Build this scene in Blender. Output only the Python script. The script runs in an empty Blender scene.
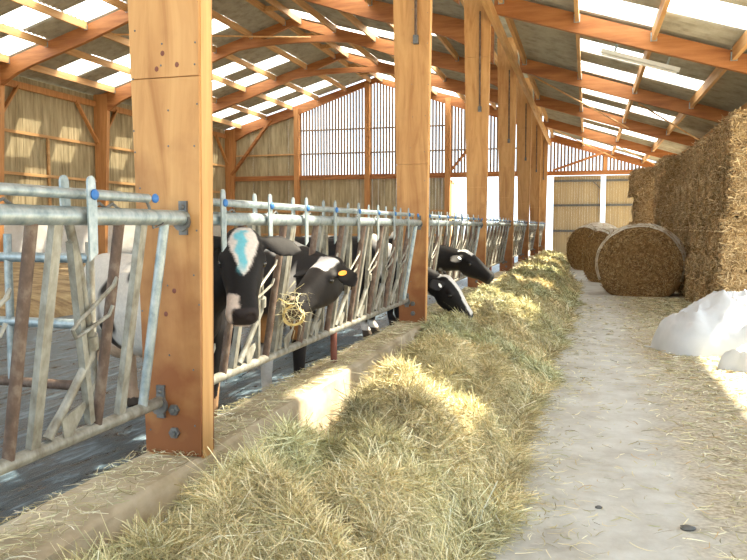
import bpy, bmesh, math, random
import numpy as np
from mathutils import Vector, Matrix
random.seed(7); rng = np.random.default_rng(7)
SC = bpy.context.scene; COL = SC.collection
PI = math.pi
# ------------------------------------------------------------------ camera, sky, sun, exposure
F = 740.0; W, H = 747.0, 560.0; CAM_Z = 1.65
pitch = math.atan(54/F); yaw = math.atan(213.5/F*math.cos(pitch))
cd = bpy.data.cameras.new('camera'); cam = bpy.data.objects.new('camera', cd); COL.objects.link(cam)
cd.sensor_fit = 'HORIZONTAL'; cd.sensor_width = 36; cd.lens = 36*F/W; cd.clip_start = .05; cd.clip_end = 500
cam.location = (0, 0, CAM_Z); cam.rotation_euler = (PI/2-pitch, 0, yaw); SC.camera = cam
wd = bpy.data.worlds.new('sky'); SC.world = wd; wd.use_nodes = True
bg = wd.node_tree.nodes['Background']; bg.inputs[0].default_value = (.74, .88, 1.0, 1); bg.inputs[1].default_value = 1.7
sl = bpy.data.lights.new('sun', 'SUN'); sun = bpy.data.objects.new('sun', sl); COL.objects.link(sun)
sl.energy = 19.0; sl.color = (1, .90, .70); sl.angle = math.radians(1.2)
SUN_DIR = Vector((-3.2, -1.95, -4.6)).normalized()
sun.rotation_euler = SUN_DIR.to_track_quat('-Z', 'Y').to_euler(); sun.location = (20, 10, 30)
SC.view_settings.view_transform = 'Standard'; SC.view_settings.look = 'None'
SC.view_settings.gamma = 1; SC.view_settings.use_curve_mapping = False
SC.view_settings.exposure = 0.68
SC.cycles.use_denoising = True
SC.cycles.max_bounces = 10; SC.cycles.diffuse_bounces = 6; SC.cycles.transparent_max_bounces = 12

# ------------------------------------------------------------------ materials
def ramp(nt, pos_cols):
    r = nt.nodes.new('ShaderNodeValToRGB'); e = r.color_ramp.elements
    while len(e) > 1: e.remove(e[-1])
    e[0].position, e[0].color = pos_cols[0][0], (*pos_cols[0][1], 1)
    for p, c in pos_cols[1:]:
        q = e.new(p); q.color = (*c, 1)
    return r
def M(name, cols, scale=(4, 4, 4), detail=5, rough=.8, metal=0, bump=.15, bdist=.01, dist=0.0, spec=.4, attr=None,
      wear=None):
    """cols: ramp colours over a noise stretched by `scale` in object space. wear=(colour, z0, z1, strength): stain that climbs from z0 to z1 (world height)."""
    m = bpy.data.materials.new(name); m.use_nodes = True; nt = m.node_tree; N = nt.nodes; L = nt.links
    b = N['Principled BSDF']; b.inputs['Roughness'].default_value = rough; b.inputs['Metallic'].default_value = metal
    b.inputs['Specular IOR Level'].default_value = spec
    geo = N.new('ShaderNodeNewGeometry'); mp = N.new('ShaderNodeMapping'); mp.inputs['Scale'].default_value = scale
    L.new(geo.outputs['Position'], mp.inputs['Vector'])
    no = N.new('ShaderNodeTexNoise'); no.inputs['Scale'].default_value = 1; no.inputs['Detail'].default_value = detail
    no.inputs['Roughness'].default_value = .62; no.inputs['Distortion'].default_value = dist
    L.new(mp.outputs[0], no.inputs['Vector'])
    n = len(cols); r = ramp(nt, [(.3+.4*i/max(1, n-1), c) for i, c in enumerate(cols)])
    L.new(no.outputs['Fac'], r.inputs[0]); out = r.outputs[0]
    if attr:
        a = N.new('ShaderNodeAttribute'); a.attribute_name = attr
        mx = N.new('ShaderNodeMix'); mx.data_type = 'RGBA'; mx.blend_type = 'MULTIPLY'; mx.inputs[0].default_value = 1
        L.new(a.outputs['Color'], mx.inputs[6]); L.new(out, mx.inputs[7]); out = mx.outputs[2]
    if wear:
        wc, z0, z1, st = wear
        sp = N.new('ShaderNodeSeparateXYZ'); L.new(geo.outputs['Position'], sp.inputs[0])
        mr = N.new('ShaderNodeMapRange'); mr.inputs[1].default_value = z0; mr.inputs[2].default_value = z1
        mr.inputs[3].default_value = 1; mr.inputs[4].default_value = 0; L.new(sp.outputs[2], mr.inputs[0])
        n2 = N.new('ShaderNodeTexNoise'); n2.inputs['Scale'].default_value = 5; n2.inputs['Detail'].default_value = 6
        L.new(geo.outputs['Position'], n2.inputs['Vector'])
        ad = N.new('ShaderNodeMath'); ad.operation = 'ADD'; L.new(mr.outputs[0], ad.inputs[0]); L.new(n2.outputs['Fac'], ad.inputs[1])
        sb = N.new('ShaderNodeMath'); sb.operation = 'MULTIPLY_ADD'; sb.use_clamp = True
        L.new(ad.outputs[0], sb.inputs[0]); sb.inputs[1].default_value = 1.3*st; sb.inputs[2].default_value = -.75*st
        mx = N.new('ShaderNodeMix'); mx.data_type = 'RGBA'; L.new(sb.outputs[0], mx.inputs[0])
        L.new(out, mx.inputs[6]); mx.inputs[7].default_value = (*wc, 1); out = mx.outputs[2]
    L.new(out, b.inputs['Base Color'])
    if bump:
        bp = N.new('ShaderNodeBump'); bp.inputs['Strength'].default_value = bump; bp.inputs['Distance'].default_value = bdist
        L.new(no.outputs['Fac'], bp.inputs['Height']); L.new(bp.outputs[0], b.inputs['Normal'])
    return m
MAT = {}
PLY = [(.38, .175, .055), (.52, .275, .10), (.60, .34, .135)]
MAT['plywood'] = M('plywood', PLY, (7, 7, .9), 5, .6, bump=.05, dist=1.2, wear=((.24, .085, .025), .3, 2.2, 1.05))
MAT['post_edge'] = M('post_edge_wood', [(.54, .28, .10), (.72, .43, .18)], (18, 18, 1.2), 5, .6, bump=.06)
MAT['glulam_x'] = M('glulam_rafter', [(.25, .085, .026), (.36, .14, .042), (.45, .19, .065)], (1.0, 14, 9), 5, .6, bump=.06)
MAT['glulam_z'] = M('glulam_column', [(.42, .18, .06), (.60, .30, .11)], (14, 14, 1), 5, .6, bump=.06)
MAT['purlin'] = M('purlin_softwood', [(.46, .24, .09), (.66, .40, .18)], (12, 1, 12), 5, .65, bump=.06)
MAT['board_left'] = M('weathered_boards', [(.22, .17, .09), (.38, .31, .18), (.52, .43, .27)], (7, 7, .8), 6, .8, bump=.1)
MAT['slat'] = M('slat_board', [(.22, .15, .10), (.36, .26, .17)], (10, 10, .7), 4, .8)
MAT['door_board'] = M('door_boards', [(.34, .25, .13), (.48, .37, .20)], (14, 14, .5), 5, .75)
MAT['whitewash'] = M('whitewash', [(.62, .60, .55), (.80, .79, .76)], (1.5, 1.5, 2.5), 6, .85, bump=.05)
MAT['galv'] = M('galvanised_steel', [(.20, .26, .28), (.34, .40, .42), (.48, .53, .54)], (18, 18, 14), 5, .42, .55, .05, .003)
MAT['galv_worn'] = M('worn_galvanised', [(.15, .125, .09), (.26, .25, .21), (.38, .375, .33)], (16, 16, 9), 6, .5, .35, .08, .004)
MAT['rust'] = M('rust_brown_tube', [(.075, .05, .038), (.13, .085, .062), (.23, .18, .14)], (20, 20, 12), 6, .65, .2, .1, .004)
MAT['rust_red'] = M('red_brown_paint', [(.16, .05, .035), (.22, .08, .05)], (20, 20, 20), 5, .6)
MAT['dark_steel'] = M('dark_steel', [(.10, .10, .10), (.2, .2, .19)], (20, 20, 20), 5, .5, .5)
MAT['blue'] = M('blue_plastic', [(.03, .14, .42), (.05, .2, .5)], (10, 10, 10), 2, .45)
MAT['concrete'] = M('kerb_concrete', [(.32, .25, .16), (.48, .40, .28), (.60, .53, .41)], (3, 3, 5), 8, .9, bump=.2)
MAT['ear_tag'] = M('orange_ear_tag', [(.85, .32, .05), (.9, .4, .08)], (5, 5, 5), 1, .4)
MAT['white_tag'] = M('white_tag', [(.8, .8, .78), (.85, .85, .82)], (5, 5, 5), 1, .4)
MAT['eye'] = M('eye_dark', [(.012, .01, .01), (.02, .015, .012)], (5, 5, 5), 1, .08, spec=.6, bump=0)
MAT['sack'] = M('white_sack', [(.50, .53, .57), (.60, .62, .65)], (3, 3, 3), 5, .45, bump=.12, bdist=.02)
MAT['lamp_white'] = M('lamp_housing', [(.75, .76, .75), (.82, .82, .8)], (3, 3, 3), 2, .4, bump=0)
MAT['hay'] = M('hay_strand', [(.85, .85, .85), (1, 1, 1)], (6, 6, 6), 2, .75, bump=0, attr='col', spec=.25)
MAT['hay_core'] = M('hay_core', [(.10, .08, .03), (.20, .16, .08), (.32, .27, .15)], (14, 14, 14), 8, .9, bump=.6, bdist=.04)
MAT['bale'] = M('bale_straw', [(.16, .09, .035), (.34, .22, .10), (.50, .36, .18)], (7, 7, 16), 8, .9, bump=.8, bdist=.04)
MAT['round_bale'] = M('round_bale_hay', [(.13, .07, .025), (.27, .16, .065), (.42, .28, .13)], (12, 12, 12), 8, .9, bump=.9, bdist=.05)
MAT['net'] = M('net_wrap', [(.34, .26, .16), (.52, .46, .36), (.70, .66, .58)], (6, 6, 6), 8, .7, bump=.4, bdist=.02)
MAT['twine'] = M('yellow_twine', [(.6, .45, .16), (.75, .6, .28)], (20, 20, 20), 3, .7)
MAT['cow'] = M('cow_hide', [(.80, .80, .80), (1, 1, 1)], (45, 45, 45), 4, .6, bump=.2, bdist=.005, attr='col', spec=.22)
MAT['yard'] = M('yard_ground', [(.36, .34, .27), (.48, .46, .38)], (.6, .6, .6), 6, .9)
MAT['bedding'] = M('straw_bedding', [(.16, .10, .05), (.32, .22, .11), (.50, .38, .20)], (2.5, 5, 5), 8, .9, bump=.6, bdist=.05)

def floor_mats():
    # aisle concrete: pale grey slab, beige straw dust drifting in from the bale side
    m = bpy.data.materials.new('aisle_concrete'); m.use_nodes = True; nt = m.node_tree; N = nt.nodes; L = nt.links
    b = N['Principled BSDF']; b.inputs['Roughness'].default_value = .85
    g = N.new('ShaderNodeNewGeometry')
    n1 = N.new('ShaderNodeTexNoise'); n1.inputs['Scale'].default_value = 2.2; n1.inputs['Detail'].default_value = 9; n1.inputs['Roughness'].default_value = .66
    L.new(g.outputs['Position'], n1.inputs['Vector'])
    r1 = ramp(nt, [(.32, (.40, .38, .34)), (.48, (.52, .51, .47)), (.62, (.60, .60, .57))]); L.new(n1.outputs['Fac'], r1.inputs[0])
    mp = N.new('ShaderNodeMapping'); mp.inputs['Scale'].default_value = (22, 24, 20); mp.inputs['Rotation'].default_value = (0, 0, .5)
    L.new(g.outputs['Position'], mp.inputs['Vector'])
    n2 = N.new('ShaderNodeTexNoise'); n2.inputs['Scale'].default_value = 1.4; n2.inputs['Detail'].default_value = 8; L.new(mp.outputs[0], n2.inputs['Vector'])
    r2 = ramp(nt, [(.35, (.30, .25, .17)), (.5, (.45, .39, .29)), (.68, (.62, .56, .43))]); L.new(n2.outputs['Fac'], r2.inputs[0])
    sp = N.new('ShaderNodeSeparateXYZ'); L.new(g.outputs['Position'], sp.inputs[0])
    mr = N.new('ShaderNodeMapRange'); mr.inputs[1].default_value = .35; mr.inputs[2].default_value = 1.15; L.new(sp.outputs[0], mr.inputs[0])
    n3 = N.new('ShaderNodeTexNoise'); n3.inputs['Scale'].default_value = 3.1; n3.inputs['Detail'].default_value = 7; L.new(g.outputs['Position'], n3.inputs['Vector'])
    ad = N.new('ShaderNodeMath'); ad.operation = 'ADD'; L.new(mr.outputs[0], ad.inputs[0]); L.new(n3.outputs['Fac'], ad.inputs[1])
    ma = N.new('ShaderNodeMath'); ma.operation = 'MULTIPLY_ADD'; ma.use_clamp = True; L.new(ad.outputs[0], ma.inputs[0])
    ma.inputs[1].default_value = 1.6; ma.inputs[2].default_value = -.95
    mx = N.new('ShaderNodeMix'); mx.data_type = 'RGBA'; L.new(ma.outputs[0], mx.inputs[0]); L.new(r1.outputs[0], mx.inputs[6]); L.new(r2.outputs[0], mx.inputs[7])
    L.new(mx.outputs[2], b.inputs['Base Color'])
    bp = N.new('ShaderNodeBump'); bp.inputs['Strength'].default_value = .25; bp.inputs['Distance'].default_value = .02
    L.new(n2.outputs['Fac'], bp.inputs['Height']); L.new(bp.outputs[0], b.inputs['Normal'])
    MAT['aisle'] = m
    # pen floor: dark wet slurry streaked along the barn, sky highlights painted pale blue
    m = bpy.data.materials.new('wet_pen_floor'); m.use_nodes = True; nt = m.node_tree; N = nt.nodes; L = nt.links
    b = N['Principled BSDF']; g = N.new('ShaderNodeNewGeometry')
    mp = N.new('ShaderNodeMapping'); mp.inputs['Scale'].default_value = (11, 2.2, 5); L.new(g.outputs['Position'], mp.inputs['Vector'])
    n1 = N.new('ShaderNodeTexNoise'); n1.inputs['Scale'].default_value = 1; n1.inputs['Detail'].default_value = 9; n1.inputs['Roughness'].default_value = .7; n1.inputs['Distortion'].default_value = .8
    L.new(mp.outputs[0], n1.inputs['Vector'])
    r = ramp(nt, [(.38, (.014, .026, .036)), (.52, (.045, .078, .105)), (.66, (.24, .32, .38))]); L.new(n1.outputs['Fac'], r.inputs[0]); L.new(r.outputs[0], b.inputs['Base Color'])
    rr = N.new('ShaderNodeMapRange'); rr.inputs[1].default_value = .35; rr.inputs[2].default_value = .65; rr.inputs[3].default_value = .2; rr.inputs[4].default_value = .6
    L.new(n1.outputs['Fac'], rr.inputs[0]); L.new(rr.outputs[0], b.inputs['Roughness'])
    bp = N.new('ShaderNodeBump'); bp.inputs['Strength'].default_value = .8; bp.inputs['Distance'].default_value = .03; L.new(n1.outputs['Fac'], bp.inputs['Height']); L.new(bp.outputs[0], b.inputs['Normal'])
    MAT['pen'] = m
    # translucent roof sheet
    m = bpy.data.materials.new('translucent_sheet'); m.use_nodes = True; nt = m.node_tree; N = nt.nodes; L = nt.links
    N.remove(N['Principled BSDF']); out = N['Material Output']
    t = N.new('ShaderNodeBsdfTransparent'); t.inputs[0].default_value = (1, 1, 1, 1)
    d = N.new('ShaderNodeBsdfTranslucent'); d.inputs[0].default_value = (.92, .94, .97, 1)
    mx = N.new('ShaderNodeMixShader'); mx.inputs[0].default_value = .45; L.new(t.outputs[0], mx.inputs[1]); L.new(d.outputs[0], mx.inputs[2]); L.new(mx.outputs[0], out.inputs[0])
    MAT['skylight'] = m
    m2 = m.copy(); m2.name = 'aged_translucent_sheet'; MAT['skylight_aged'] = m2
    [q for q in m2.node_tree.nodes if q.type == 'MIX_SHADER'][0].inputs[0].default_value = .8
floor_mats()
MAT['sheet'] = M('fibre_cement_sheet', [(.27, .25, .20), (.38, .36, .30), (.46, .44, .38)], (3, 3, 3), 7, .85, bump=.1)

# ------------------------------------------------------------------ mesh helpers
class MB:
    def __init__(s): s.v = []; s.f = []
    def add(s, vs, fs):
        o = len(s.v); s.v += [tuple(map(float, p)) for p in vs]; s.f += [tuple(i+o for i in f) for f in fs]; return s
    def box(s, a, b, bevel=0):
        x0, y0, z0 = a; x1, y1, z1 = b
        return s.add([(x0,y0,z0),(x1,y0,z0),(x1,y1,z0),(x0,y1,z0),(x0,y0,z1),(x1,y0,z1),(x1,y1,z1),(x0,y1,z1)],
                     [(0,3,2,1),(4,5,6,7),(0,1,5,4),(1,2,6,5),(2,3,7,6),(3,0,4,7)])
    def bar(s, p, q, w, h, up=(0, 0, 1)):
        """rectangular bar from p to q: w sideways, h along up"""
        p, q = Vector(p), Vector(q); d = (q-p).normalized(); u = Vector(up); sd = d.cross(u)
        if sd.length < 1e-4: sd = d.cross(Vector((0, 1, 0)))
        sd.normalize(); u = sd.cross(d).normalized(); vs = []
        for c in (p, q):
            for a, b in ((-1,-1),(1,-1),(1,1),(-1,1)): vs.append(c+sd*a*w/2+u*b*h/2)
        return s.add(vs, [(0,1,2,3),(7,6,5,4),(0,4,5,1),(1,5,6,2),(2,6,7,3),(3,7,4,0)])
    def tube(s, pts, r, n=8, cap=True):
        pts = [Vector(p) for p in pts]; rs = r if hasattr(r, '__len__') else [r]*len(pts); vs = []; fs = []
        prev = None
        for i, p in enumerate(pts):
            d = (pts[min(i+1, len(pts)-1)]-pts[max(i-1, 0)]).normalized()
            if prev is None:
                a = d.cross(Vector((0, 0, 1)))
                if a.length < .05: a = d.cross(Vector((0, 1, 0)))
            else: a = prev-d*prev.dot(d)
            a.normalize(); prev = a; b = d.cross(a)
            for k in range(n):
                t = 2*PI*k/n; vs.append(p+(a*math.cos(t)+b*math.sin(t))*rs[i])
        for i in range(len(pts)-1):
            for k in range(n):
                k2 = (k+1) % n; fs.append((i*n+k, i*n+k2, (i+1)*n+k2, (i+1)*n+k))
        if cap: fs += [tuple(range(n-1, -1, -1)), tuple((len(pts)-1)*n+k for k in range(n))]
        return s.add(vs, fs)
    def prism(s, poly, axis, a, b):
        """poly: 2D outline; axis 'y': poly=(x,z) extruded y a..b; 'x': poly=(y,z); 'z': poly=(x,y)"""
        n = len(poly); mk = {'y': lambda p, t: (p[0], t, p[1]), 'x': lambda p, t: (t, p[0], p[1]), 'z': lambda p, t: (p[0], p[1], t)}[axis]
        vs = [mk(p, a) for p in poly]+[mk(p, b) for p in poly]
        return s.add(vs, [tuple(range(n)), tuple(range(2*n-1, n-1, -1))]+[(i, (i+1) % n+0, n+(i+1) % n, n+i)[::-1] for i in range(n)])
    def loft(s, rings):
        n = len(rings[0]); vs = [p for r in rings for p in r]; fs = []
        for i in range(len(rings)-1):
            for k in range(n):
                k2 = (k+1) % n; fs.append((i*n+k, i*n+k2, (i+1)*n+k2, (i+1)*n+k))
        fs += [tuple(range(n-1, -1, -1)), tuple((len(rings)-1)*n+k for k in range(n))]
        return s.add(vs, fs)
    def ball(s, c, r, nu=12, nv=8, M3=None):
        rx, ry, rz = r if hasattr(r, '__len__') else (r, r, r); vs = [(0, 0, -1)]; fs = []
        for j in range(1, nv):
            t = -PI/2+PI*j/nv
            for k in range(nu): a = 2*PI*k/nu; vs.append((math.cos(t)*math.cos(a), math.cos(t)*math.sin(a), math.sin(t)))
        vs.append((0, 0, 1)); top = len(vs)-1
        for k in range(nu):
            k2 = (k+1) % nu; fs.append((0, 1+k2, 1+k)); b = 1+(nv-2)*nu; fs.append((b+k, b+k2, top))
            for j in range(nv-2): o = 1+j*nu; fs.append((o+k, o+k2, o+nu+k2, o+nu+k))
        out = []
        for x, y, z in vs:
            p = Vector((x*rx, y*ry, z*rz))
            if M3 is not None: p = M3 @ p
            out.append(p+Vector(c))
        return s.add(out, fs)
    def mesh(s, name, mat, smooth=False):
        me = bpy.data.meshes.new(name); me.from_pydata(s.v, [], s.f)
        bm = bmesh.new(); bm.from_mesh(me); bmesh.ops.recalc_face_normals(bm, faces=bm.faces); bm.to_mesh(me); bm.free()
        if mat: me.materials.append(MAT[mat] if isinstance(mat, str) else mat)
        if smooth:
            me.polygons.foreach_set('use_smooth', [True]*len(me.polygons))
            try: me.set_sharp_from_angle(angle=math.radians(42))
            except Exception: pass
        return me
    def build(s, name, mat, parent=None, smooth=False, loc=None):
        return inst(name, s.mesh(name, mat, smooth), parent, loc)
def inst(name, me, parent=None, loc=None, rot=None):
    o = bpy.data.objects.new(name, me); COL.objects.link(o); o.parent = parent
    if loc is not None: o.location = loc
    if rot is not None: o.rotation_euler = rot
    return o
def tag(o, label=None, cat=None, group=None, kind=None):
    if label: o['label'] = label
    if cat: o['category'] = cat
    if group: o['group'] = group
    if kind: o['kind'] = kind
    return o
def empty(name, loc=(0, 0, 0), rz=0):
    o = bpy.data.objects.new(name, None); COL.objects.link(o); o.location = loc; o.rotation_euler = (0, 0, rz); o.empty_display_size = .2; return o
def struct(o, label=None): o['kind'] = 'structure'; 
def struct(o, label, cat): return tag(o, label, cat, kind='structure')
def setattr_col(me, cols):
    a = me.attributes.new('col', 'FLOAT_COLOR', 'POINT'); c = np.ones((len(me.vertices), 4), np.float32); c[:, :3] = cols; a.data.foreach_set('color', c.ravel())
# value noise
_T = rng.random((64, 64, 64)).astype(np.float32)
def vnoise(x, y, z=0.0):
    x, y, z = np.broadcast_arrays(np.asarray(x, float), np.asarray(y, float), np.asarray(z, float))
    xi, yi, zi = np.floor(x).astype(int), np.floor(y).astype(int), np.floor(z).astype(int)
    f = lambda t: t*t*(3-2*t)
    u, v, w = f(x-xi), f(y-yi), f(z-zi); g = lambda a, b, c: _T[(xi+a) & 63, (yi+b) & 63, (zi+c) & 63]
    l = lambda a, b, t: a+(b-a)*t
    return l(l(l(g(0,0,0), g(1,0,0), u), l(g(0,1,0), g(1,1,0), u), v), l(l(g(0,0,1), g(1,0,1), u), l(g(0,1,1), g(1,1,1), u), v), w)
def fbm(x, y, z=0.0, o=4):
    s = 0; a = .5; x, y, z = np.asarray(x, float), np.asarray(y, float), np.asarray(z, float)
    for i in range(o): s = s+a*vnoise(x*2**i+7*i, y*2**i+3*i, z*2**i+5*i); a *= .5
    return s
def strands_mesh(name, P, D, Nn, length, width, cols, bend=.12, mat='hay'):
    """thin bent ribbons: P mid points, D unit directions, Nn surface normals"""
    n = len(P); length = np.broadcast_to(length, n)[:, None]; width = np.broadcast_to(width, n)[:, None]
    S = np.cross(D, Nn); S /= np.linalg.norm(S, axis=1, keepdims=True)+1e-9
    tilt = rng.normal(0, .5, (n, 1)); S = S+Nn*tilt; S /= np.linalg.norm(S, axis=1, keepdims=True)
    sag = rng.normal(0, bend*.6, (n, 1))*length; side = rng.normal(0, bend*1.6, (n, 1))*length; T = np.cross(Nn, D); rows = []
    for k, t in enumerate((-.5, -.17, .17, .5)):
        p = P+D*length*t-Nn*(sag*(4*t*t-.3))+T*side*(4*t*t-.3)
        rows += [p-S*width/2, p+S*width/2] if k < 3 else [p]
    V = np.stack(rows, 1).reshape(-1, 3).astype(np.float32); base = (np.arange(n)*7)[:, None]
    idx = np.concatenate([base+np.array([0, 1, 3, 2]), base+np.array([2, 3, 5, 4]), base+np.array([4, 5, 6])], 1).ravel()
    me = bpy.data.meshes.new(name); me.vertices.add(7*n); me.vertices.foreach_set('co', V.ravel())
    me.loops.add(11*n); me.loops.foreach_set('vertex_index', idx.astype(np.int32)); me.polygons.add(3*n)
    ls = np.stack([np.arange(n)*11, np.arange(n)*11+4, np.arange(n)*11+8], 1).ravel(); me.polygons.foreach_set('loop_start', ls.astype(np.int32))
    me.update(); me.validate(); setattr_col(me, np.repeat(cols, 7, 0)); me.materials.append(MAT[mat]); return me
def tint(n, pal, jit=.12):
    pal = np.array(pal); c = pal[rng.integers(0, len(pal), n)]; return np.clip(c*(1+rng.normal(0, jit, (n, 1))), .01, 1)
HAYPAL = [(.58, .52, .32), (.50, .47, .28), (.42, .42, .25), (.36, .34, .19), (.66, .60, .40), (.46, .39, .21), (.72, .67, .48), (.82, .78, .60), (.26, .23, .12)]
HAYPAL = [tuple(min(.95, v*1.2) for v in c) for c in HAYPAL]
BALEPAL = [(.48, .34, .17), (.37, .25, .12), (.58, .43, .24), (.27, .17, .08), (.68, .54, .33)]

# ------------------------------------------------------------------ layout numbers (metres)
D = 5.45; YF = [3.40+D*k for k in range(-1, 7)]        # frame centre lines; far wall on the last
YEND = YF[-1]; Y0 = YF[0]
XL, XA, XP = -18.6, -10.25, -1.875                      # left wall, ridge, aisle side of the posts
ZA, SL = 9.05, .287                                    # ridge height (rafter top), slope
ZK, ZP = .465, .20                                     # kerb top, pen floor
mainz = lambda x: ZA-SL*abs(x-XA)
leanz = lambda x: 6.0-.32*(x+1.8)
XE = 4.1                                              # open eave on the bale side
# ------------------------------------------------------------------ floors
yd = MB().box((-120, -90, -.5), (120, 160, -.12)).build('ground_yard', 'yard'); struct(yd, 'pale bare yard ground outside the barn', 'ground')
fl = MB().box((XP-.1, Y0-3, -.3), (9, YEND+.3, 0)).build('floor', 'aisle'); struct(fl, 'pale dusty concrete feed aisle floor beside the hay', 'floor')
pf = MB().box((XL-.2, Y0-3, -.3), (XP-.12, YEND+.3, ZP)).build('floor_pen', 'pen'); struct(pf, 'dark wet slurry floor of the cow pen', 'floor')
# kerb: slightly uneven cast concrete wall
n = 120; ys = np.linspace(Y0-2, YEND, n); mb = MB(); rings = []
for y in ys:
    j = (vnoise(y*2.1, 3.3)-.5)*.02; k = (vnoise(y*3.7, 9.1)-.5)*.016
    rings.append([(XP-.40, y, ZP-.1), (XP-.40, y, ZK-.05+j), (XP-.36, y, ZK-.015+j), (XP-.02, y, ZK+k), (XP+.005+j*.5, y, ZK-.02), (XP+.03+k, y, .2), (XP+.04, y, -.05), (XP-.2, y, -.05)])
mb.loft(rings); kb = mb.build('feed_kerb', 'concrete', smooth=True); struct(kb, 'long concrete feed kerb carrying the posts between pen and aisle', 'kerb')
# ------------------------------------------------------------------ roof
def sheet_mesh(name, L, slope_len, mat, w=1.09):
    """corrugated sheet in local coords: x along the slope 0..slope_len, y 0..w"""
    mb = MB(); nw = 6; m = nw*6; vs = []; fs = []
    for i in range(2):
        for k in range(m+1): vs.append((i*slope_len, w*k/m, .025*math.cos(2*PI*k/6)+(0 if i else .0)))
    o = len(vs)
    for k in range(m): fs.append((k, k+1, m+1+k+1, m+1+k))
    mb.add(vs, fs); return mb.mesh(name, mat, True)
def roof(name, label, x_rows, zf, sgn, slope, sky_cells, y_frames, sky_mat='skylight_aged'):
    root = empty(name, (0, Y0, 0)); struct(root, label, 'roof')
    ang = math.atan(slope)
    for r in range(len(x_rows)-1):
        xa, xb = x_rows[r], x_rows[r+1]; ln = abs(xb-xa)/math.cos(ang)+.03
        me_s = sheet_mesh('roof_sheet', 0, ln, 'sheet'); me_k = sheet_mesh('skylight_sheet', 0, ln, sky_mat)
        hi = xa if zf(xa) > zf(xb) else xb; dirx = 1 if (xb-xa > 0) == (hi == xa) else -1
        for b in range(len(y_frames)-1):
            for c in range(5):
                sky = sky_cells(r, b, c); yy = y_frames[b]+c*D/5
                o = inst('skylight_sheet' if sky else 'roof_sheet', me_k if sky else me_s, root)
                o.matrix_local = Matrix.Translation((hi, yy-Y0, zf(hi)+.10)) @ Matrix.Rotation(ang if dirx > 0 else -ang, 4, 'Y') @ (Matrix.Identity(4) if dirx > 0 else Matrix.Scale(-1, 4, (1, 0, 0)))
    return root
LROWS = [-19.1, -17.65, -16.2, -14.75, -13.3, -11.85, -10.4]
RROWS = [-10.1, -8.65, -7.2, -5.75, -4.3, -2.85, -1.3]
EROWS = [-1.75, -.25, 1.07, 2.38, 3.4, XE+.1]
rl = roof('ceiling_left', 'far pitch of corrugated roof over the cow pen with skylights', LROWS, mainz, 1, SL,
          lambda r, b, c: (r in (1, 3) and c in (2, 4)) or (r in (2, 4) and c == 3), YF)
rr = roof('ceiling_right', 'near pitch of corrugated roof from ridge down to the posts', RROWS, mainz, -1, SL,
          lambda r, b, c: (r in (0, 2) and c == 4) or (r == 1 and c == 0) or (r == 3 and c == 2), YF)
ra = roof('ceiling_aisle', 'low corrugated lean-to roof over the feed aisle with skylights', EROWS, leanz, -1, .32,
          lambda r, b, c: (r == 1 and c in (2, 4)) or (r == 2 and c == 3), YF, 'skylight')
# ridge capping
MB().prism([(XA-.35, mainz(XA-.35)+.13), (XA, ZA+.17), (XA+.35, mainz(XA+.35)+.13), (XA+.35, mainz(XA+.35)+.16), (XA, ZA+.21), (XA-.35, mainz(XA-.35)+.16)], 'y', 0, YEND-Y0).build('ridge_cap', 'sheet', rr)
# purlins (hung between the frames)
def purlins(root, xs, zf, dbl=()):
    for x in xs:
        me = MB().box((-.035, 0, -.16), (.035, D-.14, .06)).mesh('purlin', 'purlin')
        mh = MB().box((-.055, -.012, -.17), (.055, .012, -.02)).mesh('hanger', 'galv')
        for b in range(len(YF)-1):
            o = inst('purlin', me, root, (x, YF[b]+.07-Y0, zf(x)))
            inst('hanger', mh, o, (0, D-.155, 0))
purlins(rl, [-17.65, -16.2, -14.75, -13.3, -11.85, -10.55], mainz)
purlins(rr, [-9.95, -8.65, -7.2, -5.75, -4.3, -2.85], mainz)
purlins(ra, [-1.62, -.25, 1.07, 2.38, 3.4, XE], leanz)
# ridge blocking battens seen between the two ridge purlins
me = MB().box((-.26, -.03, -.14), (.26, .03, .02)).mesh('ridge_block', 'purlin')
for b in range(len(YF)-1):
    for t in (.33, .66): inst('ridge_block', me, rl, (XA, YF[b]+D*t-Y0, ZA-.1))
# rafters: glulam, curved haunch, collar tie
def half_rafter(s):
    xo = XL+.1 if s < 0 else -2.42; pts_t = []; pts_b = []
    N_ = 14
    for i in range(N_+1):
        t = i/N_; x = xo+(XA-xo)*t
        dep = .50+.45*max(0, 1-t*5)**2-.24*max(0, (t-.45)/.55)
        pts_t.append((x, mainz(x))); pts_b.append((x, mainz(x)-dep))
    return pts_t+pts_b[::-1]
def collar():
    xs = np.linspace(XA-3.0, XA+3.0, 25); up = []; lo = []
    for x in xs:
        u = (x-XA)/3.0; base = 8.18-.26*abs(u)**2.2
        lo.append((x, base)); up.append((x, min(base+.22, mainz(x)-.1)))
    return up+lo[::-1]
me_l = MB().prism(half_rafter(-1), 'y', -.07, .07).mesh('rafter', 'glulam_x'); me_r = MB().prism(half_rafter(1), 'y', -.07, .07).mesh('rafter', 'glulam_x')
me_c = MB().prism(collar(), 'y', -.065, .065).mesh('collar_beam', 'glulam_x')
me_e = MB().prism([(-1.75, leanz(-1.75)), (XE, leanz(XE)), (XE, leanz(XE)-.30), (-1.75, leanz(-1.75)-.36)], 'y', -.06, .06).mesh('rafter', 'glulam_x')
for y in YF:
    if y < YEND-1: inst('collar_beam', me_c, rl, (0, y-Y0, 0))
    inst('rafter', me_l, rl, (0, y-Y0, 0)); inst('rafter', me_r, rr, (0, y-Y0, 0)); inst('rafter', me_e, ra, (0, y-Y0, 0))
me = MB().box((-.05, 0, -.20), (.05, D, 0)).mesh('ledger_beam', 'purlin')
for b in range(len(YF)-1): inst('ledger_beam', me, ra, (-1.745, YF[b]-Y0, 5.62))
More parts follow.
